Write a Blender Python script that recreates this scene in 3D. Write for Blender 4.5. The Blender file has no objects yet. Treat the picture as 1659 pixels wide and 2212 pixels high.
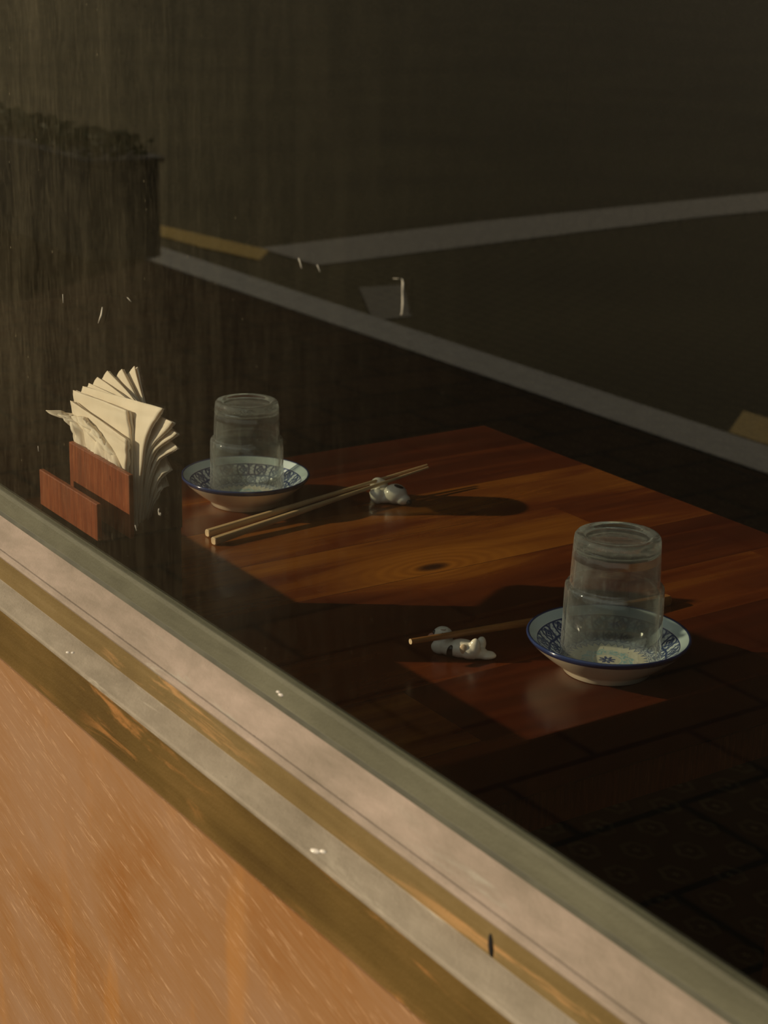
import bpy, bmesh, math, random
from mathutils import Vector, Matrix
from mathutils.noise import noise as pnoise
random.seed(7)
SC = bpy.context.scene
COL = SC.collection

# ------------------------------------------------------------------ camera, light, exposure
# X runs along the window, +Y goes into the room, Z up; the table top is z = 0
WA = math.radians(124.333)
U = (-math.cos(WA), -math.sin(WA)); N = (-U[1], U[0])
def to_scene(v): return Vector((v[0]*U[0]+v[1]*U[1], v[0]*N[0]+v[1]*N[1], v[2]))
PITCH, ROLL = math.radians(18.015), math.radians(1.346)
fw = Vector((0, math.cos(PITCH), -math.sin(PITCH))); xr = Vector((1, 0, 0)); up = xr.cross(fw)
cx = xr*math.cos(ROLL) + up*math.sin(ROLL); cu = -xr*math.sin(ROLL) + up*math.cos(ROLL)
A, B_, C_ = to_scene(cx), to_scene(cu), to_scene(-fw)
cam_d = bpy.data.cameras.new('camera'); cam = bpy.data.objects.new('camera', cam_d); COL.objects.link(cam)
cam.matrix_world = Matrix(((A.x, B_.x, C_.x, 0), (A.y, B_.y, C_.y, 0), (A.z, B_.z, C_.z, .55), (0, 0, 0, 1)))
cam_d.sensor_fit = 'VERTICAL'; cam_d.sensor_height = 36; cam_d.sensor_width = 27
cam_d.lens = 3818/2212*36
cam_d.clip_start = .01
cam_d.dof.use_dof = True; cam_d.dof.focus_distance = 1.50; cam_d.dof.aperture_fstop = 13
SC.camera = cam

SUN_DIR = Vector((.540, .83, -.410)).normalized()
sd = bpy.data.lights.new('sun', 'SUN'); sun = bpy.data.objects.new('sun', sd); COL.objects.link(sun)
sd.energy = 4.5; sd.color = (1, .80, .55); sd.angle = math.radians(.6)
sun.rotation_euler = SUN_DIR.to_track_quat('-Z', 'Y').to_euler(); sun.location = (-6, -9, 5)
world = bpy.data.worlds.new('sky'); SC.world = world; world.use_nodes = True
bg = world.node_tree.nodes['Background']; bg.inputs[0].default_value = (.57, .59, .56, 1); bg.inputs[1].default_value = .62
vs = SC.view_settings
vs.view_transform = 'Standard'; vs.look = 'None'; vs.exposure = 0.0; vs.gamma = 1; vs.use_curve_mapping = False

# ------------------------------------------------------------------ node maths
class V:
    def __init__(s, nt, sock): s.nt, s.s = nt, sock
    def _m(s, op, *o):
        n = s.nt.nodes.new('ShaderNodeMath'); n.operation = op
        for i, a in enumerate((s,)+o):
            if isinstance(a, V): s.nt.links.new(a.s, n.inputs[i])
            else: n.inputs[i].default_value = a
        return V(s.nt, n.outputs[0])
    def __add__(s, o): return s._m('ADD', o)
    __radd__ = __add__
    def __sub__(s, o): return s._m('SUBTRACT', o)
    def __rsub__(s, o): return (s*-1)+o
    def __mul__(s, o): return s._m('MULTIPLY', o)
    __rmul__ = __mul__
    def __truediv__(s, o): return s._m('DIVIDE', o)
    def __pow__(s, o): return s._m('POWER', o)
    def abs(s): return s._m('ABSOLUTE')
    def sin(s): return s._m('SINE')
    def cos(s): return s._m('COSINE')
    def sqrt(s): return s._m('SQRT')
    def fract(s): return s._m('FRACT')
    def floor(s): return s._m('FLOOR')
    def atan2(s, o): return s._m('ARCTAN2', o)
    def mn(s, o): return s._m('MINIMUM', o)
    def mx(s, o): return s._m('MAXIMUM', o)
    def gt(s, o): return s._m('GREATER_THAN', o)
    def lt(s, o): return s._m('LESS_THAN', o)
    def band(s, a, b, f=.02):           # 1 between a and b, soft edges
        return s.step(a-f, a+f) * (1-s.step(b-f, b+f))
    def step(s, a, b, x=0., y=1.):
        n = s.nt.nodes.new('ShaderNodeMapRange'); n.clamp = True; n.interpolation_type = 'SMOOTHSTEP'
        s.nt.links.new(s.s, n.inputs[0])
        for i, q in enumerate((a, b, x, y)): n.inputs[i+1].default_value = q
        return V(s.nt, n.outputs[0])
class M:
    """a material under construction"""
    def __init__(s, name):
        s.m = bpy.data.materials.new(name); s.m.use_nodes = True; s.nt = s.m.node_tree
        s.nt.nodes.clear(); s.out = s.nt.nodes.new('ShaderNodeOutputMaterial')
        s.tc = s.nt.nodes.new('ShaderNodeTexCoord')
    def node(s, t, **k):
        n = s.nt.nodes.new(t)
        for a, b in k.items(): setattr(n, a, b)
        return n
    def lk(s, a, b): s.nt.links.new(a.s if isinstance(a, V) else a, b)
    def obj(s): return s.tc.outputs['Object']
    def xyz(s, vec=None):
        n = s.node('ShaderNodeSeparateXYZ'); s.lk(vec or s.obj(), n.inputs[0]); return [V(s.nt, o) for o in n.outputs]
    def vec(s, x, y, z):
        n = s.node('ShaderNodeCombineXYZ')
        for i, a in enumerate((x, y, z)):
            if isinstance(a, V): s.lk(a, n.inputs[i])
            else: n.inputs[i].default_value = a
        return n.outputs[0]
    def map(s, scale=(1, 1, 1), rot=(0, 0, 0), loc=(0, 0, 0), vec=None):
        n = s.node('ShaderNodeMapping'); s.lk(vec or s.obj(), n.inputs[0])
        n.inputs['Scale'].default_value = scale; n.inputs['Rotation'].default_value = rot; n.inputs['Location'].default_value = loc
        return n.outputs[0]
    def noise(s, vec, scale=5, detail=3, rough=.5, dist=0):
        n = s.node('ShaderNodeTexNoise'); s.lk(vec, n.inputs['Vector'])
        n.inputs['Scale'].default_value = scale; n.inputs['Detail'].default_value = detail
        n.inputs['Roughness'].default_value = rough; n.inputs['Distortion'].default_value = dist
        return V(s.nt, n.outputs[0])
    def voro(s, vec, scale=5, feat='F1', rnd=1., out='Distance'):
        n = s.node('ShaderNodeTexVoronoi', feature=feat); s.lk(vec, n.inputs['Vector'])
        n.inputs['Scale'].default_value = scale; n.inputs['Randomness'].default_value = rnd
        return V(s.nt, n.outputs[out])
    def ramp(s, v, stops):
        n = s.node('ShaderNodeValToRGB'); s.lk(v, n.inputs[0]); e = n.color_ramp.elements
        while len(e) < len(stops): e.new(.5)
        for q, (p, c) in zip(e, stops): q.position = p; q.color = (*c, 1)
        return n.outputs[0]
    def mix(s, f, a, b, mode='MIX'):
        n = s.node('ShaderNodeMix', data_type='RGBA', blend_type=mode)
        for i, q in ((0, f), (6, a), (7, b)):
            if isinstance(q, V): s.lk(q, n.inputs[i])
            elif isinstance(q, (int, float)): n.inputs[i].default_value = q
            elif isinstance(q, tuple): n.inputs[i].default_value = (*q, 1)
            else: s.nt.links.new(q, n.inputs[i])
        return n.outputs[2]
    def bump(s, v, strength=.3, dist=.001):
        n = s.node('ShaderNodeBump'); s.lk(v, n.inputs['Height']); n.inputs['Strength'].default_value = strength
        n.inputs['Distance'].default_value = dist; return n.outputs[0]
    def pbr(s, color, rough=.5, normal=None, spec=None, **k):
        b = s.node('ShaderNodeBsdfPrincipled')
        for key, q in (('Base Color', color), ('Roughness', rough), ('Normal', normal)):
            if q is None: continue
            if isinstance(q, tuple): b.inputs[key].default_value = (*q, 1)
            elif isinstance(q, (int, float)): b.inputs[key].default_value = q
            else: s.lk(q, b.inputs[key])
        if spec is not None: b.inputs['Specular IOR Level'].default_value = spec
        for key, q in k.items():
            key = key.replace('_', ' ')
            if isinstance(q, V): s.lk(q, b.inputs[key])
            else: b.inputs[key].default_value = q
        return b.outputs[0]
    def done(s, sh): s.nt.links.new(sh, s.out.inputs[0]); return s.m

# ------------------------------------------------------------------ materials
def mat_table():
    m = M('lacquered_plank_wood'); x, y, z = m.xyz()
    pl = (x/.102).floor()                                # planks run along Y
    seg = ((y + (pl*7.31).sin()*.7)/.62).floor()
    rnd = ((pl*12.9898 + seg*78.233).sin()*43758.5).fract()
    # a knot in one plank bends the grain
    kx, ky = x + 1.2385, y - .9015
    kd = ((kx*kx)*2.6 + ky*ky*.55).sqrt()
    bend = (1 - kd.step(.0, .12))
    wv = m.vec(x + kx*bend*-.75, y*.10 + rnd*3, z*.2)
    g1 = m.noise(wv, 42, 5, .6, .6); g2 = m.noise(wv, 150, 4, .6); g3 = m.noise(m.vec(x, y*.35, 0), 9, 3)
    t = rnd*.40 + g1*.55 + g3*.45 - .18 + bend*.34
    c = m.ramp(t, [(.22, (.022, .005, .002)), (.42, (.055, .010, .003)), (.60, (.115, .025, .005)), (.84, (.28, .10, .013))])
    ring = ((kd*520 + g1*5).sin()*.5 + .5)*bend
    c = m.mix((bend**1.5)*.42, c, (.36, .125, .014))
    c = m.mix(ring*.35, c, (.12, .03, .006))
    core = 1 - kd.step(.005, .018)
    c = m.mix(core, c, (.028, .010, .004))
    c = m.mix(g2*.30, c, (.05, .012, .004))
    edge = ((x/.102).fract() - .5).abs().gt(.4955)
    c = m.mix(edge*.7, c, (.02, .006, .003))
    dust = m.voro(m.obj(), 130); dd = 1 - dust.step(.02, .06)
    c = m.mix(dd*.12, c, (.4, .35, .28))
    sm = m.noise(m.map((2, 6, 2)), 6, 4)
    bp = m.bump(g2*.4 + g1*.6 - edge*1.5, .10, .0006)
    return m.done(m.pbr(c, sm*.10 + .19, bp, .38))
def mat_wood_panel():
    m = M('reddish_brown_wood'); x, y, z = m.xyz()
    wv = m.vec(x, y, z*.07); g = m.noise(wv, 260, 4, .6); g2 = m.noise(wv, 900, 3); g3 = m.noise(m.obj(), 30, 3)
    c = m.ramp(g*.7 + g3*.3, [(.30, (.11, .027, .010)), (.52, (.20, .050, .018)), (.72, (.30, .09, .032))])
    c = m.mix(g2.step(.58, .70)*.35, c, (.45, .18, .08))
    return m.done(m.pbr(c, .42, m.bump(g2, .12, .0004), .4))
def mat_paper():
    m = M('embossed_cream_paper'); x, y, z = m.xyz()
    f = m.noise(m.obj(), 900, 3); e = (x*5200).sin()*(z*5200).sin()
    big = m.noise(m.obj(), 45, 3)
    c = m.ramp(m.noise(m.obj(), 30, 3), [(.3, (.86, .77, .63)), (.7, (.93, .85, .72))])
    d = m.node('ShaderNodeBsdfDiffuse'); t = m.node('ShaderNodeBsdfTranslucent'); mx = m.node('ShaderNodeMixShader')
    b = m.bump(f*.6 + e*.16 + big*3.0, .5, .0006)
    m.lk(c, d.inputs[0]); m.lk(b, d.inputs['Normal']); t.inputs[0].default_value = (.92, .66, .33, 1); mx.inputs[0].default_value = .24
    m.lk(d.outputs[0], mx.inputs[1]); m.lk(t.outputs[0], mx.inputs[2])
    return m.done(mx.outputs[0])
def mat_bamboo(name, c1, c2):
    m = M(name); x, y, z = m.xyz()
    g = m.noise(m.vec(x*.05, y, z), 900, 3); g2 = m.noise(m.vec(x*.25, y, z), 60, 2)
    c = m.ramp(g*.6 + g2*.4, [(.3, c1), (.7, c2)])
    return m.done(m.pbr(c, .38, m.bump(g, .1, .0003), .4))
def mat_plate():
    m = M('blue_patterned_porcelain'); x, y, z = m.xyz()
    r = (x*x + y*y).sqrt(); th = y.atan2(x)
    K = 18
    a = th*(K/(2*math.pi)) + 40.0
    def cell(sa, r0, dr, sy):
        u = ((a + sa).fract() - .5); v = (r - r0)/dr
        d = (u*u + v*v*sy).sqrt(); return u, v, d
    def ringline(d, r0, w): return 1 - (d - r0).abs().step(w*.5, w)
    # two staggered rows of quatrefoil circles
    ink = None
    for sa, r0, dr in ((0, .0512, .0165), (.5, .0420, .0135)):
        u, v, d = cell(sa, r0, dr, 1.0)
        ang = v.atan2(u)
        wob = d + (ang*4).cos()*.025
        i1 = ringline(wob, .35, .075); i2 = ringline(d - (ang*4).cos()*.04, .17, .07)
        dot = 1 - (d + (ang*4 + math.pi).cos()*.02).step(.05, .085)
        s = i1.mx(i2).mx(dot)
        ink = s if ink is None else ink.mx(s)
    # leafy diamond lattice between the circles
    l1 = ((a*1.0 + r*62).fract() - .5).abs(); l2 = ((a*1.0 - r*62 + .28).fract() - .5).abs()
    lat = (1 - l1.step(.05, .12)).mx(1 - l2.step(.05, .12))
    wedge = ((a*math.pi*4).sin()*(r*2100).sin()).gt(.30)
    ink = ink.mx(lat*.85).mx(wedge*.55)
    inband = r.band(.0362, .0562, .0003)
    ground = m.mix(inband, (.86, .87, .86), (.66, .73, .78))
    c = m.mix(ink*inband, ground, (.045, .075, .19))
    c = m.mix(r.band(.0558, .0566, .0002), c, (.04, .07, .18))
    c = m.mix(r.step(.0566, .0570), c, (.60, .71, .74))          # pale blue border
    # scallops and spikes around the flat centre
    tri = ((a*2).fract() - .5).abs()*2                              # 36 teeth
    tip = tri*.0055 + .0295
    spikes = r.gt(tip) if False else (r - tip).step(-.0004, .0004)
    arc = 1 - ((r - tip).abs()).step(.0006, .0012)
    inner = r.band(.026, .0366, .0002)
    fine = ((r*3400 + tri*2.5).sin()).gt(.1)
    c = m.mix(spikes*inner*(fine*.5 + .25), c, (.05, .09, .22))
    c = m.mix(arc*inner*.9, c, (.05, .08, .20))
    # cream centre
    c = m.mix(1 - (r - (tip - .0012)).step(-.0004, .0004), c, (.88, .81, .66))
    wig = r + (th*12).cos()*.0012 + (th*8).sin()*.0008
    med = m.noise(m.obj(), 420, 2, .5, .4).gt(.50)
    c = m.mix(wig.band(.0125, .0205, .0004)*(med*.65 + .3), c, (.33, .60, .66))
    c = m.mix((r - .0118).abs().lt(.0005), c, (.40, .63, .68))
    star = r + (th*8).cos().abs()*-.0000
    pet = .0028 + (th*4).cos().abs()*.0042
    c = m.mix((r/ 1).step(.0, .001)*((pet - r).gt(0)), c, (.035, .06, .22))
    c = m.mix(1 - r.step(.0008, .0013), c, (.75, .73, .65))
    u8 = ((th*(7/(2*math.pi)) + 20).fract() - .5)*.17; v8 = r - .0243
    c = m.mix(((u8*u8*.04 + v8*v8).sqrt()).lt(.0007), c, (.04, .05, .10))
    nrm = m.node('ShaderNodeNewGeometry')
    # glaze below is cream: outside of the dish faces down
    zn = m.node('ShaderNodeSeparateXYZ'); m.lk(m.tc.outputs['Normal'], zn.inputs[0])
    under = V(m.nt, zn.outputs[2]).step(-.05, .02, 1, 0)*r.step(.0628, .0634, 1, 0)
    c = m.mix(under, c, (.84, .72, .55))
    c = m.mix(r.step(.0625, .0630), c, (.020, .036, .115))           # navy lip
    return m.done(m.pbr(c, .13, m.bump(m.noise(m.obj(), 180, 2), .05, .0003), .5, Coat_Weight=.3, Coat_Roughness=.05))
def fresnel_thin(m):
    geo = m.node('ShaderNodeNewGeometry'); dp = m.node('ShaderNodeVectorMath', operation='DOT_PRODUCT')
    m.lk(geo.outputs['Incoming'], dp.inputs[0]); m.lk(geo.outputs['Normal'], dp.inputs[1])
    c = V(m.nt, dp.outputs['Value']).abs(); return c, ((1 - c)**5)*.96 + .043
def mat_tumbler(thin):
    """pressed glass: the thick foot refracts, the thin wall only reflects and lets light through"""
    m = M('thin_glass_wall' if thin else 'thick_glass_foot')
    w = m.noise(m.map((1, 1, .25)), 160, 3); sc = m.noise(m.map((1, 1, .08), (0, .4, 0)), 900, 2)
    bp = m.bump(w*1.0, .15, .0006); c, Rf = fresnel_thin(m)
    if thin:
        tr = m.node('ShaderNodeBsdfTransparent'); tr.inputs[0].default_value = (.93, .95, .93, 1)
        gl = m.node('ShaderNodeBsdfGlossy'); gl.inputs['Roughness'].default_value = .025; m.lk(bp, gl.inputs['Normal'])
        gm = m.node('ShaderNodeMixShader'); m.lk(Rf*2.2, gm.inputs[0]); m.lk(tr.outputs[0], gm.inputs[1]); m.lk(gl.outputs[0], gm.inputs[2]); g = gm.outputs[0]
    else:
        gn = m.node('ShaderNodeBsdfGlass'); gn.inputs['IOR'].default_value = 1.48; gn.inputs['Roughness'].default_value = .02
        gn.inputs[0].default_value = (.97, .985, .97, 1); m.lk(bp, gn.inputs['Normal']); g = gn.outputs[0]
    d = m.node('ShaderNodeBsdfDiffuse'); d.inputs[0].default_value = (.80, .82, .80, 1)
    t = m.node('ShaderNodeBsdfTranslucent'); t.inputs[0].default_value = (.80, .82, .80, 1)
    dt = m.node('ShaderNodeMixShader'); m.lk(d.outputs[0], dt.inputs[1]); m.lk(t.outputs[0], dt.inputs[2])
    mx = m.node('ShaderNodeMixShader'); f = (w.step(.35, .75, .028, .062) + sc.step(.62, .74)*.09)/(c*.9 + .16)
    m.lk(f.mn(.4), mx.inputs[0]); m.lk(g, mx.inputs[1]); m.lk(dt.outputs[0], mx.inputs[2])
    return m.done(mx.outputs[0])
def mat_pane():
    """clear window glass: mirror-like share by viewing angle, a thin uneven film of dirt on it"""
    m = M('dusty_window_glass'); x, y, z = m.xyz()
    geo = m.node('ShaderNodeNewGeometry')
    dp = m.node('ShaderNodeVectorMath', operation='DOT_PRODUCT')
    m.lk(geo.outputs['Incoming'], dp.inputs[0]); m.lk(geo.outputs['Normal'], dp.inputs[1])
    c = V(m.nt, dp.outputs['Value']).abs()
    R = ((1 - c)**5)*.96 + .043
    tr = m.node('ShaderNodeBsdfTransparent'); tr.inputs[0].default_value = (.95, .965, .945, 1)
    gl = m.node('ShaderNodeBsdfGlossy'); gl.inputs['Roughness'].default_value = 0.0; gl.inputs[0].default_value = (1, 1, 1, 1)
    cl = m.node('ShaderNodeMixShader'); m.lk(R, cl.inputs[0]); m.lk(tr.outputs[0], cl.inputs[1]); m.lk(gl.outputs[0], cl.inputs[2])
    streak = m.noise(m.map((1, 1, .10)), 70, 4, .6, .3); soft = m.noise(m.obj(), 5.5, 4, .55, .4); fine = m.noise(m.map((1, 1, .35)), 240, 3, .7)
    specks = 1 - m.voro(m.obj(), 62).step(.03, .075)
    keep = m.noise(m.obj(), 31, 2).gt(.55)
    speck2 = 1 - m.voro(m.map((1, 1, .30)), 38).step(.02, .05); keep2 = m.noise(m.obj(), 17, 2).gt(.56)
    along = (x*-1).step(.62, 1.42, .03, 1.0)*z.step(.10, .32, .62, 1.)            # grimier towards the far end of the pane
    film = (soft.step(.32, .68, .25, 1.0)*.42 + streak.step(.42, .70)*.50 + fine.step(.40, .70)*.42)*along*.026
    low = z.step(.079, .12, .035, 0)*m.noise(m.obj(), 24, 3).step(.40, .65)*along
    f = (film/(c + .12)) + specks*keep*.16*along + speck2*keep2*.12*along + low*.35
    d = m.node('ShaderNodeBsdfDiffuse'); d.inputs[0].default_value = (.64, .56, .37, 1)
    t = m.node('ShaderNodeBsdfTranslucent'); t.inputs[0].default_value = (.64, .56, .37, 1)
    dt = m.node('ShaderNodeMixShader'); dt.inputs[0].default_value = .3
    m.lk(d.outputs[0], dt.inputs[1]); m.lk(t.outputs[0], dt.inputs[2])
    mx = m.node('ShaderNodeMixShader'); m.lk(f.mn(.5), mx.inputs[0]); m.lk(cl.outputs[0], mx.inputs[1]); m.lk(dt.outputs[0], mx.inputs[2])
    return m.done(mx.outputs[0])
def mat_paint(name, c1, c2, c3, streak=(.06, 1, 1), chips=None, rough=.6, sc=60):
    m = M(name)
    g = m.noise(m.map(streak), sc, 5, .65, .3); b = m.noise(m.obj(), 9, 4, .6); f = m.noise(m.obj(), 420, 3, .7)
    c = m.ramp(g*.5 + b*.5, [(.34, c1), (.50, c2), (.66, c3)])
    if chips:
        k = m.noise(m.map((.12, 1, 1)), 55, 5, .7, .5).step(.55, .66)*m.noise(m.obj(), 4.2, 3).step(.42, .60)
        c = m.mix(k*.75, c, chips)
    dk = 1 - m.voro(m.map((.5, 1, 1)), 60).step(.02, .07)
    c = m.mix(dk*m.noise(m.obj(), 12, 2).gt(.6)*.5, c, tuple(v*.25 for v in c1))
    return m.done(m.pbr(c, rough, m.bump(f*.7 + g*.9 + b*.6, .55, .0010), .18))
def mat_wall_panel():
    m = M('brushed_orange_brown_panel'); x, y, z = m.xyz()
    rot = math.radians(13.0)
    mp = m.map((1, 1, 1), (0, -rot, 0))                      # scratches fall about 13 degrees along the wall
    xs, ys, zs = m.xyz(mp)
    sv = m.vec(xs*.035, ys, zs)
    s1 = m.noise(sv, 420, 4, .7); s2 = m.noise(m.vec(xs*.05, ys, zs + 4), 1100, 2, .6); blot = m.noise(m.vec(xs*.6, ys, zs*1.3), 7.5, 5, .6, .5)
    cl = m.noise(m.obj(), 3.2, 4, .6, .6)
    t = blot*.62 + s1*.22 + cl*.16
    c = m.ramp(t, [(.34, (.24, .102, .026)), (.44, (.268, .140, .058)), (.54, (.285, .163, .085)), (.70, (.305, .195, .120))])
    run = m.noise(m.map((7, 1, 1.6), (0, .55, 0)), 2.6, 4, .55, .35).step(.54, .74)
    c = m.mix(run*.30, c, (.46, .20, .035))
    sc = s2.step(.57, .66)*m.noise(sv, 120, 2).step(.45, .6)
    c = m.mix(sc*.42, c, (.66, .44, .27))
    return m.done(m.pbr(c, .42, m.bump(s1*.5 + s2*.6, .25, .0004), .5))
def mat_asphalt():
    m = M('grey_asphalt'); f = m.noise(m.obj(), 160, 3, .8); b = m.noise(m.obj(), .9, 4)
    c = m.ramp(f*.5 + b*.5, [(.35, (.062, .051, .024)), (.65, (.114, .095, .045))])
    return m.done(m.pbr(c, .85, m.bump(f, .3, .003), .05))
def mat_brick():
    m = M('red_brown_paving_bricks'); x, y, z = m.xyz()
    b = m.node('ShaderNodeTexBrick'); m.lk(m.map((1, 1, 1), (0, 0, math.radians(90))), b.inputs['Vector'])
    b.inputs['Scale'].default_value = 1; b.inputs['Brick Width'].default_value = .42; b.inputs['Row Height'].default_value = .21
    b.inputs['Mortar Size'].default_value = .009; b.inputs['Mortar Smooth'].default_value = .3
    b.inputs['Color1'].default_value = (.050, .027, .013, 1); b.inputs['Color2'].default_value = (.037, .021, .010, 1); b.inputs['Mortar'].default_value = (.006, .005, .004, 1)
    n = m.noise(m.obj(), 60, 3); c = m.mix(n*.4, b.outputs['Color'], (.022, .014, .008))
    return m.done(m.pbr(c, .85, m.bump(n, .3, .003), .02))
def mat_carpet(name, base, ring, cellsz=.085, axes='xy'):
    m = M(name); x, y, z = m.xyz()
    p, q = (x, y) if axes == 'xy' else ((x, z) if axes == 'xz' else (y, z))
    row = (q/(cellsz*.8)).floor(); u = (p/cellsz + row*.5).fract() - .5; v = (q/(cellsz*.8)).fract() - .5
    d = (u*u + v*v).sqrt() + (v.atan2(u)*6).cos()*.02
    rg = 1 - (d - .27).abs().step(.03, .09)
    n = m.noise(m.obj(), 30, 3)
    c = m.mix(rg*n*1.2, base, ring); c = m.mix(1 - d.step(.05, .10), c, ring)
    return m.done(m.pbr(c, .9, None, .15))
def flat(name, c, rough=.5, sc=40, var=.25, spec=.4, bump=.1):
    m = M(name); n = m.noise(m.obj(), sc, 4)
    col = m.ramp(n, [(.3, tuple(v*(1-var) for v in c)), (.7, tuple(min(1, v*(1+var)) for v in c))])
    return m.done(m.pbr(col, rough, m.bump(n, bump, .0005), spec))

MT = dict(
    table=mat_table(), panel=mat_wood_panel(), paper=mat_paper(),
    stick=mat_bamboo('pale_bamboo', (.46, .31, .15), (.62, .44, .24)), stick2=mat_bamboo('dark_bamboo', (.24, .095, .025), (.38, .17, .05)),
    stick_end=flat('cut_bamboo_end', (.62, .46, .29), .6), plate=mat_plate(), tumbler=mat_tumbler(False), thin=mat_tumbler(True), pane=mat_pane(),
    wall=mat_wall_panel(),
    trim_dark=mat_paint('worn_dark_brown_paint', (.075, .045, .012), (.105, .066, .018), (.145, .09, .028), chips=(.36, .17, .055), rough=.5),
    trim_brown=mat_paint('worn_brown_paint', (.11, .075, .026), (.15, .105, .040), (.20, .145, .065), chips=(.42, .24, .10), rough=.55),
    ledge=mat_paint('weathered_grey_paint', (.175, .150, .110), (.235, .203, .155), (.30, .262, .205), streak=(.4, 1, 1), chips=(.50, .46, .37)),
    sill=mat_paint('weathered_pinkish_paint', (.165, .135, .100), (.235, .190, .150), (.32, .255, .21), streak=(.3, 1, 1), chips=(.30, .28, .23)),
    bead=mat_paint('olive_grey_paint', (.062, .062, .040), (.084, .084, .056), (.11, .11, .075), streak=(.15, 1, 1)),
    sill_dark=flat('dark_olive_matt', (.055, .055, .036), .8), seal=flat('clear_sealant', (.6, .56, .5), .15),
    black=flat('shade_black', (.010, .008, .007), .35), asphalt=mat_asphalt(), brick=mat_brick(),
    kerb=flat('pale_concrete', (.27, .27, .25), .8, 20, .15), white=flat('white_road_paint', (.25, .235, .20), .8, 60, .2), worn=flat('worn_road_paint', (.13, .12, .09), .8, 60, .3), yellow=flat('yellow_road_paint', (.42, .27, .03), .8, 60, .2),
    carpet=mat_carpet('dark_ring_pattern_floor', (.009, .007, .003), (.10, .08, .04)),
    wallp=mat_carpet('dark_ring_wallpaper', (.010, .008, .004), (.034, .028, .014), .10, 'xz'),
    wallp2=mat_carpet('dark_ring_wallpaper_side', (.010, .008, .004), (.034, .028, .014), .10, 'yz'),
    ceil=flat('brown_ceiling', (.06, .045, .03), .9), render=flat('grey_plaster', (.20, .18, .15), .9),
    porcelain=flat('cream_porcelain', (.74, .68, .57), .16, 60, .04, .5, .02), ink=flat('black_glaze', (.012, .010, .009), .15, 60, .1, .5, .02),
    pink=flat('pink_glaze', (.55, .26, .20), .25), red=flat('red_glaze', (.40, .06, .04), .3), tan=flat('tan_glaze', (.66, .50, .33), .2),
    planter=flat('dark_planter_metal', (.020, .020, .017), .6), leaf=flat('hedge_leaf', (.035, .05, .012), .8, 30, .5), blue=flat('pale_blue_plastic', (.30, .34, .46), .5),
    smear=flat('dried_smear', (.42, .40, .33), .7), hole_shade=flat('hole_shade_black', (.004, .003, .002), .9), iron=flat('dark_iron', (.02, .018, .016), .6),
)

# ------------------------------------------------------------------ mesh helpers
def link(name, bm, mat, parent=None, loc=None, smooth=False):
    bmesh.ops.recalc_face_normals(bm, faces=bm.faces)
    me = bpy.data.meshes.new(name); bm.to_mesh(me); bm.free()
    for mm in (mat if isinstance(mat, (list, tuple)) else [mat]): me.materials.append(mm)
    if smooth:
        for p in me.polygons: p.use_smooth = True
    o = bpy.data.objects.new(name, me); COL.objects.link(o)
    if parent: o.parent = parent
    if loc is not None: o.location = loc
    return o
def empty(name, loc, rz=0):
    o = bpy.data.objects.new(name, None); COL.objects.link(o); o.location = loc; o.rotation_euler = (0, 0, rz); o.empty_display_size = .02; return o
def tag(o, label, cat, group=None):
    o['label'] = label; o['category'] = cat
    if group: o['group'] = group
    return o
def struct(o): o['kind'] = 'structure'; return o
def box(bm, x0, x1, y0, y1, z0, z1, bev=0, seg=2, mi=0):
    v = [bm.verts.new((x, y, z)) for x in (x0, x1) for y in (y0, y1) for z in (z0, z1)]
    fs = [bm.faces.new([v[i] for i in q]) for q in ((0, 1, 3, 2), (4, 6, 7, 5), (0, 4, 5, 1), (2, 3, 7, 6), (0, 2, 6, 4), (1, 5, 7, 3))]
    for f in fs: f.material_index = mi
    if bev: bmesh.ops.bevel(bm, geom=list({e for f in fs for e in f.edges}), offset=bev, segments=seg, profile=.5, affect='EDGES')
    return bm
def prism_x(bm, pts, x0, x1, cuts=1):
    """closed (y, z) outline swept along X"""
    rows = []
    for k in range(cuts+1):
        x = x0 + (x1-x0)*k/cuts
        rows.append([bm.verts.new((x, y, z)) for y, z in pts])
    n = len(pts)
    for a, b in zip(rows, rows[1:]):
        for i in range(n): bm.faces.new((a[i], a[(i+1) % n], b[(i+1) % n], b[i]))
    bm.faces.new(rows[0]); bm.faces.new(list(reversed(rows[-1])))
    return bm
def lathe(bm, prof, seg=96, mod=None):
    """prof: (r, z) list; closed loop if first == last radius axis handled with r = 0"""
    rows = []
    for j, (r, z) in enumerate(prof):
        if r < 1e-6: rows.append([bm.verts.new((0, 0, z))]); continue
        row = []
        for i in range(seg):
            a = 2*math.pi*i/seg; rr = r*(mod(j, a) if mod else 1)
            row.append(bm.verts.new((rr*math.cos(a), rr*math.sin(a), z)))
        rows.append(row)
    for a, b in zip(rows, rows[1:]):
        for i in range(seg):
            k = (i+1) % seg
            if len(a) == 1 and len(b) == 1: continue
            if len(a) == 1: bm.faces.new((a[0], b[i], b[k]))
            elif len(b) == 1: bm.faces.new((a[i], a[k], b[0]))
            else: bm.faces.new((a[i], a[k], b[k], b[i]))
    return bm
def ellipsoid(bm, c, r, rot=(0, 0, 0), u=24, v=16):
    from mathutils import Euler
    mat = Matrix.Translation(c) @ Euler(rot).to_matrix().to_4x4() @ Matrix.Diagonal((*r, 1))
    bmesh.ops.create_uvsphere(bm, u_segments=u, v_segments=v, radius=1, matrix=mat)
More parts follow.
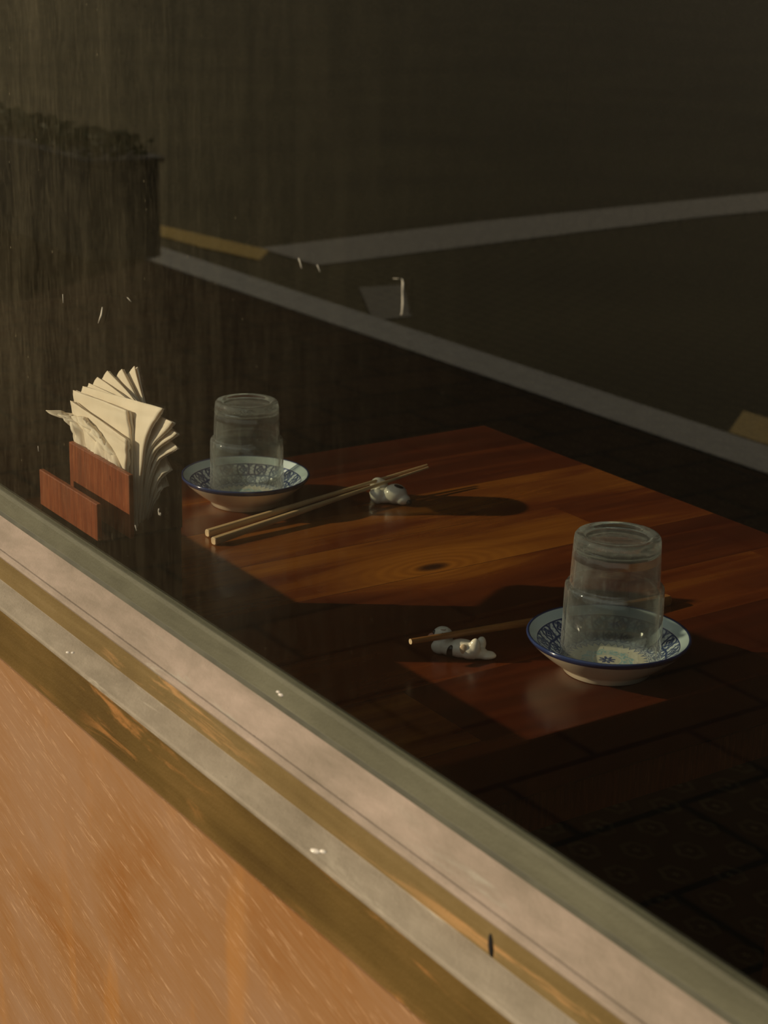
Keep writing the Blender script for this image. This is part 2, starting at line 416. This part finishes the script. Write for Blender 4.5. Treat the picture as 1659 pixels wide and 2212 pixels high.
def blob(name, parts, mat, parent, voxel=.0007, smooth_it=8):
    """ellipsoids fused into ONE continuous skin (remeshed, smoothed, applied)"""
    bm = bmesh.new()
    for c, r, *rot in parts: ellipsoid(bm, c, r, rot[0] if rot else (0, 0, 0))
    me = bpy.data.meshes.new(name+'_tmp'); bm.to_mesh(me); bm.free()
    o = bpy.data.objects.new(name+'_tmp', me); COL.objects.link(o)
    md = o.modifiers.new('r', 'REMESH'); md.mode = 'VOXEL'; md.voxel_size = voxel; md.use_smooth_shade = True
    ms = o.modifiers.new('s', 'SMOOTH'); ms.iterations = smooth_it; ms.factor = .6
    dg = bpy.context.evaluated_depsgraph_get(); ev = o.evaluated_get(dg)
    nm = bpy.data.meshes.new_from_object(ev); nm.name = name
    bpy.data.objects.remove(o); bpy.data.meshes.remove(me)
    nm.materials.clear(); nm.materials.append(mat)
    for p in nm.polygons: p.use_smooth = True
    r = bpy.data.objects.new(name, nm); COL.objects.link(r); r.parent = parent
    return r

# ------------------------------------------------------------------ the setting: street outside
GZ = -.80
def slab(name, x0, x1, y0, y1, z0, z1, mat, bev=0):
    return struct(link(name, box(bmesh.new(), x0, x1, y0, y1, z0, z1, bev), mat))
slab('pavement', -16, 4, -2.35, .4830, GZ-.1, GZ, MT['brick'])
bm = bmesh.new()
prism_x(bm, [(-2.58, GZ-.15), (-2.58, GZ-.012), (-2.56, GZ+.004), (-2.36, GZ+.004), (-2.35, GZ-.15)], -16, 4)
struct(link('trim_10', bm, MT['kerb']))
slab('road', -90, 40, -60, -2.58, GZ-.12, GZ-.03, MT['asphalt'])
def marking(name, pts, mat, label):
    pts = [(x, y-.05) for x, y in pts]; bm = bmesh.new(); lo = [bm.verts.new((x, y, GZ-.03)) for x, y in pts]; hi = [bm.verts.new((x, y, GZ-.026)) for x, y in pts]
    bm.faces.new(hi); bm.faces.new(list(reversed(lo))); n = len(pts)
    for i in range(n): bm.faces.new((lo[i], lo[(i+1) % n], hi[(i+1) % n], hi[i]))
    return tag(link(name, bm, mat), label, 'road marking')
marking('parking_line', [(-6.55, -2.98), (-7.05, -2.98), (-7.25, -4.4), (-7.55, -8.5), (-6.95, -8.5), (-6.85, -5.5)], MT['white'], 'white painted parking line reflected as the long pale band rising to the right')
marking('yellow_line', [(-7.9, -2.70), (-7.9, -2.87), (-6.98, -2.99), (-6.78, -2.82), (-7.2, -2.75)], MT['yellow'], 'yellow kerbside line reflected above the left glass, where the two pale bands meet')
marking('yellow_line', [(-3.62, -2.60), (-3.78, -2.82), (-2.4, -2.82), (-2.4, -2.60)], MT['yellow'], 'yellow kerbside line reflected at the right edge above the table')
marking('kerbside_dash', [(-6.03, -2.86), (-6.0, -3.06), (-5.45, -2.72), (-5.45, -2.545)], MT['worn'], 'short pale patch of road paint reflected at mid picture, touching the kerb band')
# planter with a clipped hedge beside the kerb
pt = tag(empty('planter', (-7.90, -2.285, GZ)), 'dark box planter with a low green hedge, reflected dimly at upper left', 'planter')
bm = bmesh.new(); box(bm, -1.0, 1.0, -.165, .165, 0, .41, .01); link('box', bm, MT['planter'], pt)
bm = bmesh.new(); box(bm, -1.02, 1.02, -.18, .18, .41, .435, .008); link('rim', bm, MT['planter'], pt)
bm = bmesh.new()
for k in range(1400):
    c = Vector((random.uniform(-.98, .98), random.uniform(-.15, .15), .42+random.uniform(0, .09)))
    a = random.uniform(0, 6.28); t = Vector((math.cos(a), math.sin(a), random.uniform(-.3, 1))).normalized(); s = t.cross(Vector((random.uniform(-1, 1), .3, .5))).normalized()
    L = random.uniform(.03, .055); w = L*.28
    q = [bm.verts.new(c-t*L*.5), bm.verts.new(c+s*w+Vector((0, 0, .003))), bm.verts.new(c+t*L*.5), bm.verts.new(c-s*w+Vector((0, 0, .003)))]
    bm.faces.new(q)
h = link('foliage', bm, MT['leaf'], pt); sm_ = h.modifiers.new('t', 'SOLIDIFY'); sm_.thickness = .0012
# low building across the street
bm = bmesh.new(); box(bm, -90, 40, -64, -60, GZ-.1, 4.5); struct(link('wall_far', bm, MT['render']))
bm = bmesh.new(); box(bm, -90.3, 40.3, -64.3, -59.7, 4.5, 4.8); struct(link('trim_11', bm, MT['kerb']))

# ------------------------------------------------------------------ the shop front
X0, X1 = -3.6, .9
slab('wall_front', -7, 3, .4830, .533, GZ, -.0035, MT['wall'])
bm = bmesh.new(); prism_x(bm, [(.4843, -.0035), (.4838, .012), (.4843, .0385), (.533, .0385), (.533, -.0035)], -7, 3); struct(link('trim_1', bm, MT['trim_dark']))
bm = bmesh.new(); prism_x(bm, [(.4842, .0385), (.4836, .0395), (.4836, .0412), (.4848, .0422), (.5010, .0488), (.5022, .0500), (.533, .050), (.533, .0385)], -7, 3); struct(link('trim_2', bm, MT['ledge']))
bm = bmesh.new(); prism_x(bm, [(.5012, .0488), (.5008, .058), (.5012, .0690), (.533, .069), (.533, .050), (.5022, .0498)], -7, 3); t3 = struct(link('trim_3', bm, MT['trim_brown']))
bm = bmesh.new(); prism_x(bm, [(.5012, .0688), (.4996, .0696), (.4990, .0712), (.4998, .0732), (.5015, .0744), (.5032, .0742), (.5215, .0872), (.5232, .0876), (.533, .0876), (.533, .0688)], -7, 3); struct(link('trim_4', bm, MT['sill']))
bm = bmesh.new(); prism_x(bm, [(.5232, .0872), (.5226, .0890), (.5232, .0904), (.5252, .1030), (.5263, .1060), (.5330, .1060), (.5330, .06), (.5232, .06)], -7, 3); struct(link('trim_5', bm, MT['bead']))
bm = bmesh.new(); prism_x(bm, [(.5235, .0874), (.5214, .0872), (.5220, .0888), (.5232, .0902)], -7, 3); struct(link('trim_6', bm, MT['sill_dark']))  # darker olive strip along the joint of bead and sill
slab('trim_7', -7, X0, .50, .60, .088, 2.0, MT['trim_brown']); slab('trim_8', X1, 3, .50, .60, .088, 2.0, MT['trim_brown'])
slab('trim_9', X0, X1, .50, .60, 1.35, 2.0, MT['trim_brown'])
win = struct(empty('window_1', ((X0+X1)/2, .5285, .106)))
WI = Matrix.Translation((-(X0+X1)/2, -.5285, -.106))
bm = bmesh.new(); box(bm, X0, X1, .5272, .5300, .1058, 1.35); pane = link('pane', bm, MT['pane'], win); pane.matrix_parent_inverse = WI
# putty line at the foot of the pane, inside lip
bm = bmesh.new(); prism_x(bm, [(.5301, .1060), (.5301, .1072), (.5325, .1061)], X0, X1); lp = link('putty_strip', bm, MT['sill_dark'], win); lp.matrix_parent_inverse = WI
# dried smears on the outside of the pane
def smear(pts, w):
    bm = bmesh.new(); prev = None
    for i, (x, z) in enumerate(pts):
        ww = w*(.5+.9*abs(math.sin(i*1.7+x*50)))
        cur = [bm.verts.new((x-ww, .52705, z)), bm.verts.new((x, .52680, z)), bm.verts.new((x+ww, .52705, z)), bm.verts.new((x, .5272, z))]
        if prev:
            for k in range(4): bm.faces.new((prev[k], prev[(k+1) % 4], cur[(k+1) % 4], cur[k]))
        else: bm.faces.new(cur)
        prev = cur
    bm.faces.new(list(reversed(prev)))
    o = link('smear', bm, MT['smear'], win, smooth=True); o.matrix_parent_inverse = WI
smear([(-.7680, .3776), (-.7645, .3782), (-.7600, .3788), (-.7590, .3765), (-.7593, .372), (-.7587, .366), (-.7591, .3605), (-.7600, .3595)], .0007)
smear([(-.8648, .3733), (-.8630, .3708), (-.8615, .3680)], .0006); smear([(-.8445, .3727), (-.8430, .3709), (-.8415, .3692)], .0005)
smear([(-1.0478, .1705), (-1.0488, .1685), (-1.0478, .1660), (-1.0458, .1660), (-1.0458, .1680)], .0006)
smear([(-1.0857, .1475), (-1.0837, .1440)], .0004); smear([(-1.2555, .1640), (-1.2550, .1597)], .0005)
smear([(-1.1306, .2970), (-1.1326, .2910), (-1.1380, .2840)], .0010); smear([(-1.1980, .2945), (-1.1978, .2880)], .0005)
smear([(-1.0900, .3110), (-1.0870, .3100), (-1.0840, .3090)], .0008)
# sealant blobs and a black bead in the brown strip, coloured as a slot's inner shade
bm = bmesh.new()
for c, r in (((-.7765, .4880, .0435), (.0040, .0020, .0013)), ((-.7722, .4905, .0445), (.0026, .0014, .0011)), ((-1.124, .4890, .0438), (.0020, .0012, .0010)), ((-1.120, .4910, .0446), (.0016, .0011, .0009)), ((-.8766, .5238, .0960), (.0024, .001, .0011)), ((-.8800, .5238, .0968), (.0018, .0009, .0009))):
    ellipsoid(bm, c, r, (0, 0, .4), 12, 8)
struct(link('trim_12', bm, MT['seal'], smooth=True))
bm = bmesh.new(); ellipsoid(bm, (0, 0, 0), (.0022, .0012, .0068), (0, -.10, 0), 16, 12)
sh = link('hole', bm, MT['hole_shade'], t3, (-.6261, .5010, .0560), True)

# ------------------------------------------------------------------ the dining room
slab('floor', -6, 2.5, .533, 5, -.80, -.75, MT['carpet'])
slab('wall_back', -6, 2.5, 5, 5.1, -.80, 2.1, MT['wallp']); slab('wall_left', -6.1, -6, .6, 5.1, -.80, 2.1, MT['wallp2']); slab('wall_right', 2.5, 2.6, .6, 5.1, -.80, 2.1, MT['wallp2'])
slab('ceiling', -6.1, 2.6, .5, 5.1, 2.0, 2.1, MT['ceil'])

tb = tag(empty('dining_table', (-1.258, .925, -.75)), 'reddish-brown lacquered plank table pushed up to the window', 'table')
TI = Matrix.Translation((1.258, -.925, .75))
def tpart(name, bm, m):
    o = link(name, bm, m, tb); o.matrix_parent_inverse = TI; return o
bm = bmesh.new(); box(bm, -1.615, -.901, .5345, 1.245, -.047, 0, .0022, 3); tpart('tabletop', bm, MT['table'])
bm = bmesh.new(); box(bm, -1.55, -.965, .66, 1.19, -.12, -.047); tpart('apron', bm, MT['panel'])
for x in (-1.53, -.985):
    for y in (.68, 1.17):
        bm = bmesh.new(); box(bm, x-.028, x+.028, y-.028, y+.028, -.75, -.0471, .003); tpart('leg', bm, MT['panel'])

# ------------------------------------------------------------------ crockery and glasses
def make_plate(loc, label, rz=0):
    r = tag(empty('sauce_plate', loc, rz), label, 'plate', 'patterned sauce plates')
    prof = [(0, .0045), (.030, .0045), (.0325, .0005), (.0340, 0), (.0352, .0006), (.0362, .0040), (.0420, .0080), (.050, .0140), (.058, .0210), (.0625, .0255), (.0640, .0272), (.0650, .0288), (.0652, .0300), (.0646, .0309), (.0634, .0308), (.0622, .0300), (.058, .0258), (.052, .0200), (.046, .0150), (.041, .0110), (.0385, .0095), (.036, .0086), (.030, .0080), (.018, .0078), (0, .0078)]
    link('dish', lathe(bmesh.new(), prof, 160), MT['plate'], r, smooth=True)
    return r
make_plate((-.9728, .8824, 0), 'blue-patterned sauce plate with navy rim nearer the camera, under the larger glass', .3)
make_plate((-1.4941, .8497, 0), 'blue-patterned sauce plate beside the napkin holder, under the smaller glass', 1.1)
def make_tumbler(loc, s, label, rz=0):
    """stacking tumbler standing on its rim: the foot is on top"""
    K = 12
    outer = [(.0376, .0004), (.0384, 0), (.0394, .0003), (.0400, .0014), (.0399, .006), (.0396, .020), (.0393, .036), (.0392, .050), (.0391, .0580), (.0388, .0600), (.0380, .0613), (.0366, .0619), (.0357, .0622), (.0353, .0634),
             (.0351, .072), (.0346, .084), (.0341, .095), (.0339, .0985), (.0334, .1010), (.0322, .1026), (.0305, .1030), (.0272, .1028), (.0260, .1020), (.0250, .1006), (.023, .1000), (.012, .0994), (0, .0992)]
    inner = [(.0376, .0004), (.0368, .0014), (.0367, .010), (.0364, .030), (.0362, .050), (.0358, .0545), (.0345, .0572), (.0335, .0590), (.0332, .062), (.0326, .072), (.0319, .084), (.0314, .0895), (.0295, .0925), (.024, .0940), (.012, .0944), (0, .0945)]
    def flute(j, a):
        if j < 7: return 1
        z = inner[j][1]; amp = .034 if z < .0895 else (.012 if z < .093 else 0)
        t = (a*K/(2*math.pi)) % 1; return 1 - amp*(1-abs(2*t-1)**2.0) + amp*.35
    bm = bmesh.new(); lathe(bm, outer, 144); lathe(bm, inner, 144, flute)
    bmesh.ops.remove_doubles(bm, verts=bm.verts, dist=1e-6)
    for f in bm.faces: f.material_index = 1 if f.calc_center_median().z < .0885 else 0
    o = link('glass_tumbler', bm, [MT['tumbler'], MT['thin']], None, loc, True); o.scale = (s, s, s); o.rotation_euler = (0, 0, rz)
    return tag(o, label, 'glass', 'upside-down tumblers')
make_tumbler((-.9728+.001, .8824+.002, .0105), 1.0, 'larger clear stepped tumbler standing upside down on the nearer patterned plate', .1)
make_tumbler((-1.4941+.0008, .8497+.001, .0100), .94, 'smaller-looking clear stepped tumbler upside down on the plate beside the napkin holder', .35)

# ------------------------------------------------------------------ chopsticks
def stick(p0, p1, w0, w1, mat, label, group, end=True):
    p0, p1 = Vector(p0), Vector(p1); d = p1-p0; L = d.length
    bm = bmesh.new(); rings = []
    n = 24
    for k in range(n+1):
        t = k/n; w = w0 + (w1-w0)*t; rd = min(1, .35+.9*t)      # square butt turning round at the tip
        if k == 0: prof_w = w*.86
        else: prof_w = w
        row = []
        for i in range(16):
            a = 2*math.pi*(i+.5)/16; ca, sa = math.cos(a), math.sin(a)
            sq = 1/max(abs(ca), abs(sa)); rr = prof_w/2*((1-rd)*min(sq, 1.30) + rd*1.0)
            row.append(bm.verts.new((t*L + (.0 if k else 0), rr*ca, rr*sa)))
        rings.append(row)
        if k == 0:
            row2 = []
            for i in range(16):
                a = 2*math.pi*(i+.5)/16; ca, sa = math.cos(a), math.sin(a); sq = 1/max(abs(ca), abs(sa)); rr = w/2*((1-rd)*min(sq, 1.30)+rd)
                row2.append(bm.verts.new((.0008, rr*ca, rr*sa)))
            rings.append(row2)
    for a, b in zip(rings, rings[1:]):
        for i in range(16): bm.faces.new((a[i], a[(i+1) % 16], b[(i+1) % 16], b[i]))
    f = bm.faces.new(rings[0]); f.material_index = 1; f = bm.faces.new(list(reversed(rings[-1]))); f.material_index = 1
    for ff in bm.faces:
        if all(v.co.x < .0009 for v in ff.verts): ff.material_index = 1
    o = link('chopstick', bm, [mat, MT['stick_end']], None, p0)
    o.rotation_euler = d.to_track_quat('X', 'Z').to_euler()
    return tag(o, label, 'chopstick', group)
stick((-1.3930, .7570, .0040), (-1.4440, 1.0412, .0215), .0074, .0022, MT['stick'], 'pale bamboo chopstick lying nearer the window of the pair beside the left plate', 'pale chopsticks beside the left plate')
stick((-1.4165, .7630, .0040), (-1.4502, 1.0440, .0222), .0072, .0022, MT['stick'], 'pale bamboo chopstick lying closer to the left plate, the farther of its pair', 'pale chopsticks beside the left plate')
stick((-1.0555, 1.0245, .0040), (-1.0590, .7515, .0205), .0096, .0046, MT['stick2'], 'darker brown chopstick resting on the lying dog and running behind the nearer plate', 'chopsticks on the nearer rest')

# ------------------------------------------------------------------ porcelain dog rests
RZ = math.radians(55.7)
cm = .01
def P(*v): return tuple(q*cm for q in v)
d1 = tag(empty('chopstick_rest', (-1.4146, .9730, 0), RZ), 'porcelain dog chopstick rest with black eye patch and nose under the pale chopsticks', 'chopstick rest', 'dog-shaped chopstick rests')
blob('body', [(P(.55, .35, 1.02), P(1.25, 1.10, 1.04)), (P(1.25, -.10, .62), P(.85, .70, .58)), (P(-.60, .55, .62), P(1.30, .95, .62)), (P(-1.25, .10, .80), P(.80, .55, .78), (0, .25, 0)),
    (P(-.70, 1.5, .62), P(1.1, 1.0, .66)), (P(-1.25, 2.5, 1.15), P(.85, .45, .95)), (P(-.75, 2.5, 1.05), P(.60, .45, .85)), (P(-1.7, .15, 1.15), P(.42, .42, .36)), (P(-1.0, 2.3, .5), P(1.0, .7, .5))], MT['porcelain'], d1)
bm = bmesh.new(); ellipsoid(bm, P(1.95, -.55, .42), P(.30, .28, .28)); link('nose', bm, MT['ink'], d1, smooth=True)
bm = bmesh.new(); ellipsoid(bm, P(.88, .10, 1.88), P(.52, .44, .16), (-.15, .30, 0)); link('eye_patch', bm, MT['ink'], d1, smooth=True)
d2 = tag(empty('chopstick_rest', (-1.0475, .7945, 0), RZ), 'porcelain dog chopstick rest lying on its back with raised paws under the brown chopstick', 'chopstick rest', 'dog-shaped chopstick rests')
blob('body', [(P(-1.55, 1.55, 1.42), P(.86, .72, .78)), (P(-1.75, 1.1, .62), P(.75, .6, .60)), (P(-1.05, .85, .72), P(.85, .75, .68)), (P(-.05, .45, .80), P(1.25, .90, .76)), (P(.55, .15, .75), P(.85, .80, .72)),
    (P(.95, -.15, 1.0), P(.50, .44, .92), (0, .12, 0)), (P(1.55, .90, 1.0), P(.42, .40, .68), (0, .1, 0)), (P(1.30, .30, .50), P(.80, .70, .48)), (P(1.95, .15, .34), P(.85, .50, .32)), (P(2.2, .30, .40), P(.50, .35, .26)), (P(.25, -.20, .95), P(.45, .35, .52), (0, -.3, 0))], MT['porcelain'], d2)
bm = bmesh.new(); ellipsoid(bm, P(-.95, -.02, .72), P(.30, .26, .52), (0, .25, 0)); link('ear', bm, MT['ink'], d2, smooth=True)['label'] = 'black hanging paw'
bm = bmesh.new(); ellipsoid(bm, P(-2.42, 1.35, 1.42), P(.34, .30, .26), (0, -.3, 0)); link('tongue', bm, MT['pink'], d2, smooth=True)
bm = bmesh.new(); ellipsoid(bm, P(-2.22, 1.42, 1.62), P(.17, .22, .30)); link('nose', bm, MT['ink'], d2, smooth=True)
bm = bmesh.new(); ellipsoid(bm, P(.12, -.36, 1.02), P(.36, .20, .46), (0, -.35, 0)); link('paw_pad', bm, MT['tan'], d2, smooth=True)
def line_part(name, pts, r, mat, parent):
    pts = [Vector(P(*p)) for p in pts]; bm = bmesh.new(); prev = None
    for k, p in enumerate(pts):
        t = (pts[min(k+1, len(pts)-1)]-pts[max(k-1, 0)]).normalized(); a = t.orthogonal().normalized(); b = t.cross(a)
        cur = [bm.verts.new(p+a*r*math.cos(q*math.pi/3)+b*r*math.sin(q*math.pi/3)) for q in range(6)]
        if prev:
            for q in range(6): bm.faces.new((prev[q], prev[(q+1) % 6], cur[(q+1) % 6], cur[q]))
        else: bm.faces.new(cur)
        prev = cur
    bm.faces.new(list(reversed(prev))); link(name, bm, mat, parent, smooth=True)
line_part('closed_eye', [(-1.95, .88, 1.62), (-1.80, .82, 1.68), (-1.68, .86, 1.80), (-1.60, .93, 1.90)], .00022, MT['ink'], d2)
line_part('brow', [(-1.75, 1.15, 2.08), (-1.55, 1.08, 2.10), (-1.40, 1.10, 2.06), (-1.35, 1.25, 2.09)], .00018, MT['red'], d2)

# ------------------------------------------------------------------ napkin holder and napkins
hd = tag(empty('napkin_holder', (-1.250, .585, 0)), 'tall napkin holder at the window, two reddish-brown wood panels, shaded body coloured black', 'napkin holder')
HI = Matrix.Translation((1.250, -.585, 0))
def hpart(name, bm, m, label=None):
    o = link(name, bm, m, hd); o.matrix_parent_inverse = HI
    if label: o['label'] = label
    return o
bm = bmesh.new(); box(bm, -1.3040, -1.1990, .5540, .6230, 0, .0975, .0012); hpart('box', bm, MT['black'])  # black colours in the shade on the holder's lower body and sides
bm = bmesh.new(); box(bm, -1.3086, -1.1985, .5494, .5536, .0976, .1280, .0009, 3); hpart('front_panel', bm, MT['panel'], 'low front wood panel')
bm = bmesh.new(); box(bm, -1.3060, -1.2005, .5498, .5533, .0, .0975, .0004, 2); hpart('front_base', bm, MT['black'])  # panel ends at the shadow line; the shade below is coloured black
bm = bmesh.new(); box(bm, -1.3024, -1.1915, .5737, .5780, .0976, .1497, .0009, 3); hpart('middle_panel', bm, MT['panel'], 'tall middle wood panel')
bm = bmesh.new(); box(bm, -1.3024, -1.1960, .6180, .6225, .0976, .1500, .0009, 3); hpart('rear_panel', bm, MT['black'], 'rear panel coloured black for its shade')

def cr(p0, p1, p2, p3, t): return p1*1.0 + (p2-p0)*(.5*t) + (p0*2-p1*5+p2*4-p3)*(.5*t*t) + (p1*3-p0-p2*3+p3)*(.5*t**3)
def spline(pts, t):
    n = len(pts)-1; s = min(int(t*n), n-1); f = t*n - s
    g = lambda i: pts[i] if 0 <= i <= n else (pts[0]*2-pts[1] if i < 0 else pts[n]*2-pts[n-1])
    return cr(g(s-1), g(s), g(s+1), g(s+2), f)
def napkin(grid, label, seed=0, th=.0011, wav=.0012, layers=2, nu=44, nv=36, fi=.13):
    """folded paper sheet: smooth surface through a control grid, given its layered thickness"""
    cen = sum((p for r in grid for p in r), Vector())/sum(len(r) for r in grid)
    base = Vector((cen.x, cen.y, min(p.z for r in grid for p in r)))
    root = tag(empty('paper_napkin', base), label, 'napkin', 'cream napkins in the holder')
    for L in range(layers):
        bm = bmesh.new(); vs_ = []
        for j in range(nv+1):
            row = [spline(r, j/nv) for r in grid]
            rr = []
            for i in range(nu+1):
                p = spline(row, i/nu)
                k = pnoise(Vector((i*fi+seed*7.3, j*.09+L*.6, seed*3.1)))
                k2 = pnoise(Vector((i*.45+seed, j*.10, L*1.7)))
                edge = max(0, abs(i/nu-.5)*2-.6)/.4
                p = p + Vector((0, wav*k + .0005*k2*edge*1.4 + L*(th*1.35+.0004*k2), 0)) - Vector((0, 0, L*.0007*(1+k2)))
                rr.append(bm.verts.new(p-base))
            vs_.append(rr)
        for a, b in zip(vs_, vs_[1:]):
            for i in range(nu): bm.faces.new((a[i], a[i+1], b[i+1], b[i]))
        o = link('ply', bm, MT['paper'], root, smooth=True)
        md = o.modifiers.new('t', 'SOLIDIFY'); md.thickness = th; md.offset = 0
    return root
def quad_grid(B, Mp, R, L, T, top_bow=.0):
    B, Mp, R, L, T = map(Vector, (B, Mp, R, L, T))
    r0 = [B, Mp, R]
    m0, m2 = (B+L)/2, (R+T)/2
    r2 = [L, (L+T)/2 + Vector((0, 0, top_bow)), T]
    r1 = [m0, (m0+m2)/2*.5 + (Mp+(L+T)/2)/2*.5, m2]
    # columns run B-L, M-mid, R-T
    return [[r0[i], r1[i], r2[i]] for i in range(3)]
SH = [([-1.2296, .608, .0985], [-1.2005, .604, .1294], [-1.2013, .611, .1334], [-1.3568, .632, .1669], [-1.3156, .642, .2026]),
      ([-1.2268, .605, .0985], [-1.1958, .601, .1395], [-1.1858, .607, .1514], [-1.363, .626, .1613], [-1.3273, .636, .1984]),
      ([-1.2258, .602, .0990], [-1.1958, .598, .1521], [-1.1651, .603, .1745], [-1.3691, .620, .1574], [-1.3437, .630, .194]),
      ([-1.223, .599, .0990], [-1.196, .595, .1581], [-1.1605, .600, .1874], [-1.3685, .614, .155], [-1.3524, .624, .1872]),
      ([-1.2202, .596, .0995], [-1.197, .592, .1613], [-1.1597, .597, .1967], [-1.3609, .607, .1527], [-1.3543, .617, .1824]),
      ([-1.2174, .593, .1000], [-1.1921, .589, .1742], [-1.1711, .594, .2053], [-1.3495, .600, .1502], [-1.3503, .610, .1816])]
names = ['rearmost cream napkin with the tallest point in the holder fan', 'second tallest cream napkin point, just left of the tallest', 'third cream napkin point from the right in the fan',
         'fourth cream napkin point from the right in the fan', 'cream napkin just behind the broad front one of the fan', 'broad cream napkin whose right corner overhangs the dark gap']
for k, (s, nm) in enumerate(zip(SH, names)): napkin(quad_grid(*s), nm, k, wav=.0016)
napkin(quad_grid([-1.2116, .587, .0990], [-1.2134, .588, .1577], [-1.2225, .589, .1925], [-1.3171, .588, .1314], [-1.345, .599, .1805], .004), 'sunlit cream napkin with a straight upright folded right edge, leaning on the fan', 11, .0018, .0012, 2)
napkin(quad_grid([-1.2122, .581, .0990], [-1.2109, .581, .1499], [-1.2089, .581, .1734], [-1.3056, .583, .139], [-1.3301, .590, .1761], -.004), 'short shaded cream napkin whose top edge slopes down behind the middle panel', 12, .0010, .0015, 3)
G4 = [[[-1.2985, .5805, .1400], [-1.272, .5805, .1370], [-1.2418, .5805, .1350], [-1.2144, .5805, .1330]], [[-1.3112, .5789, .1621], [-1.2928, .5849, .1597], [-1.2535, .5789, .1623], [-1.2209, .5805, .151]], [[-1.3334, .5720, .1695], [-1.3171, .5859, .1665], [-1.2833, .5800, .1723], [-1.2604, .5830, .1598]]]
napkin([[Vector(G4[r][c]) for r in range(3)] for c in range(4)], 'crumpled cream napkin sticking out at the left end of the holder', 13, .0007, .0085, 2, fi=.42)
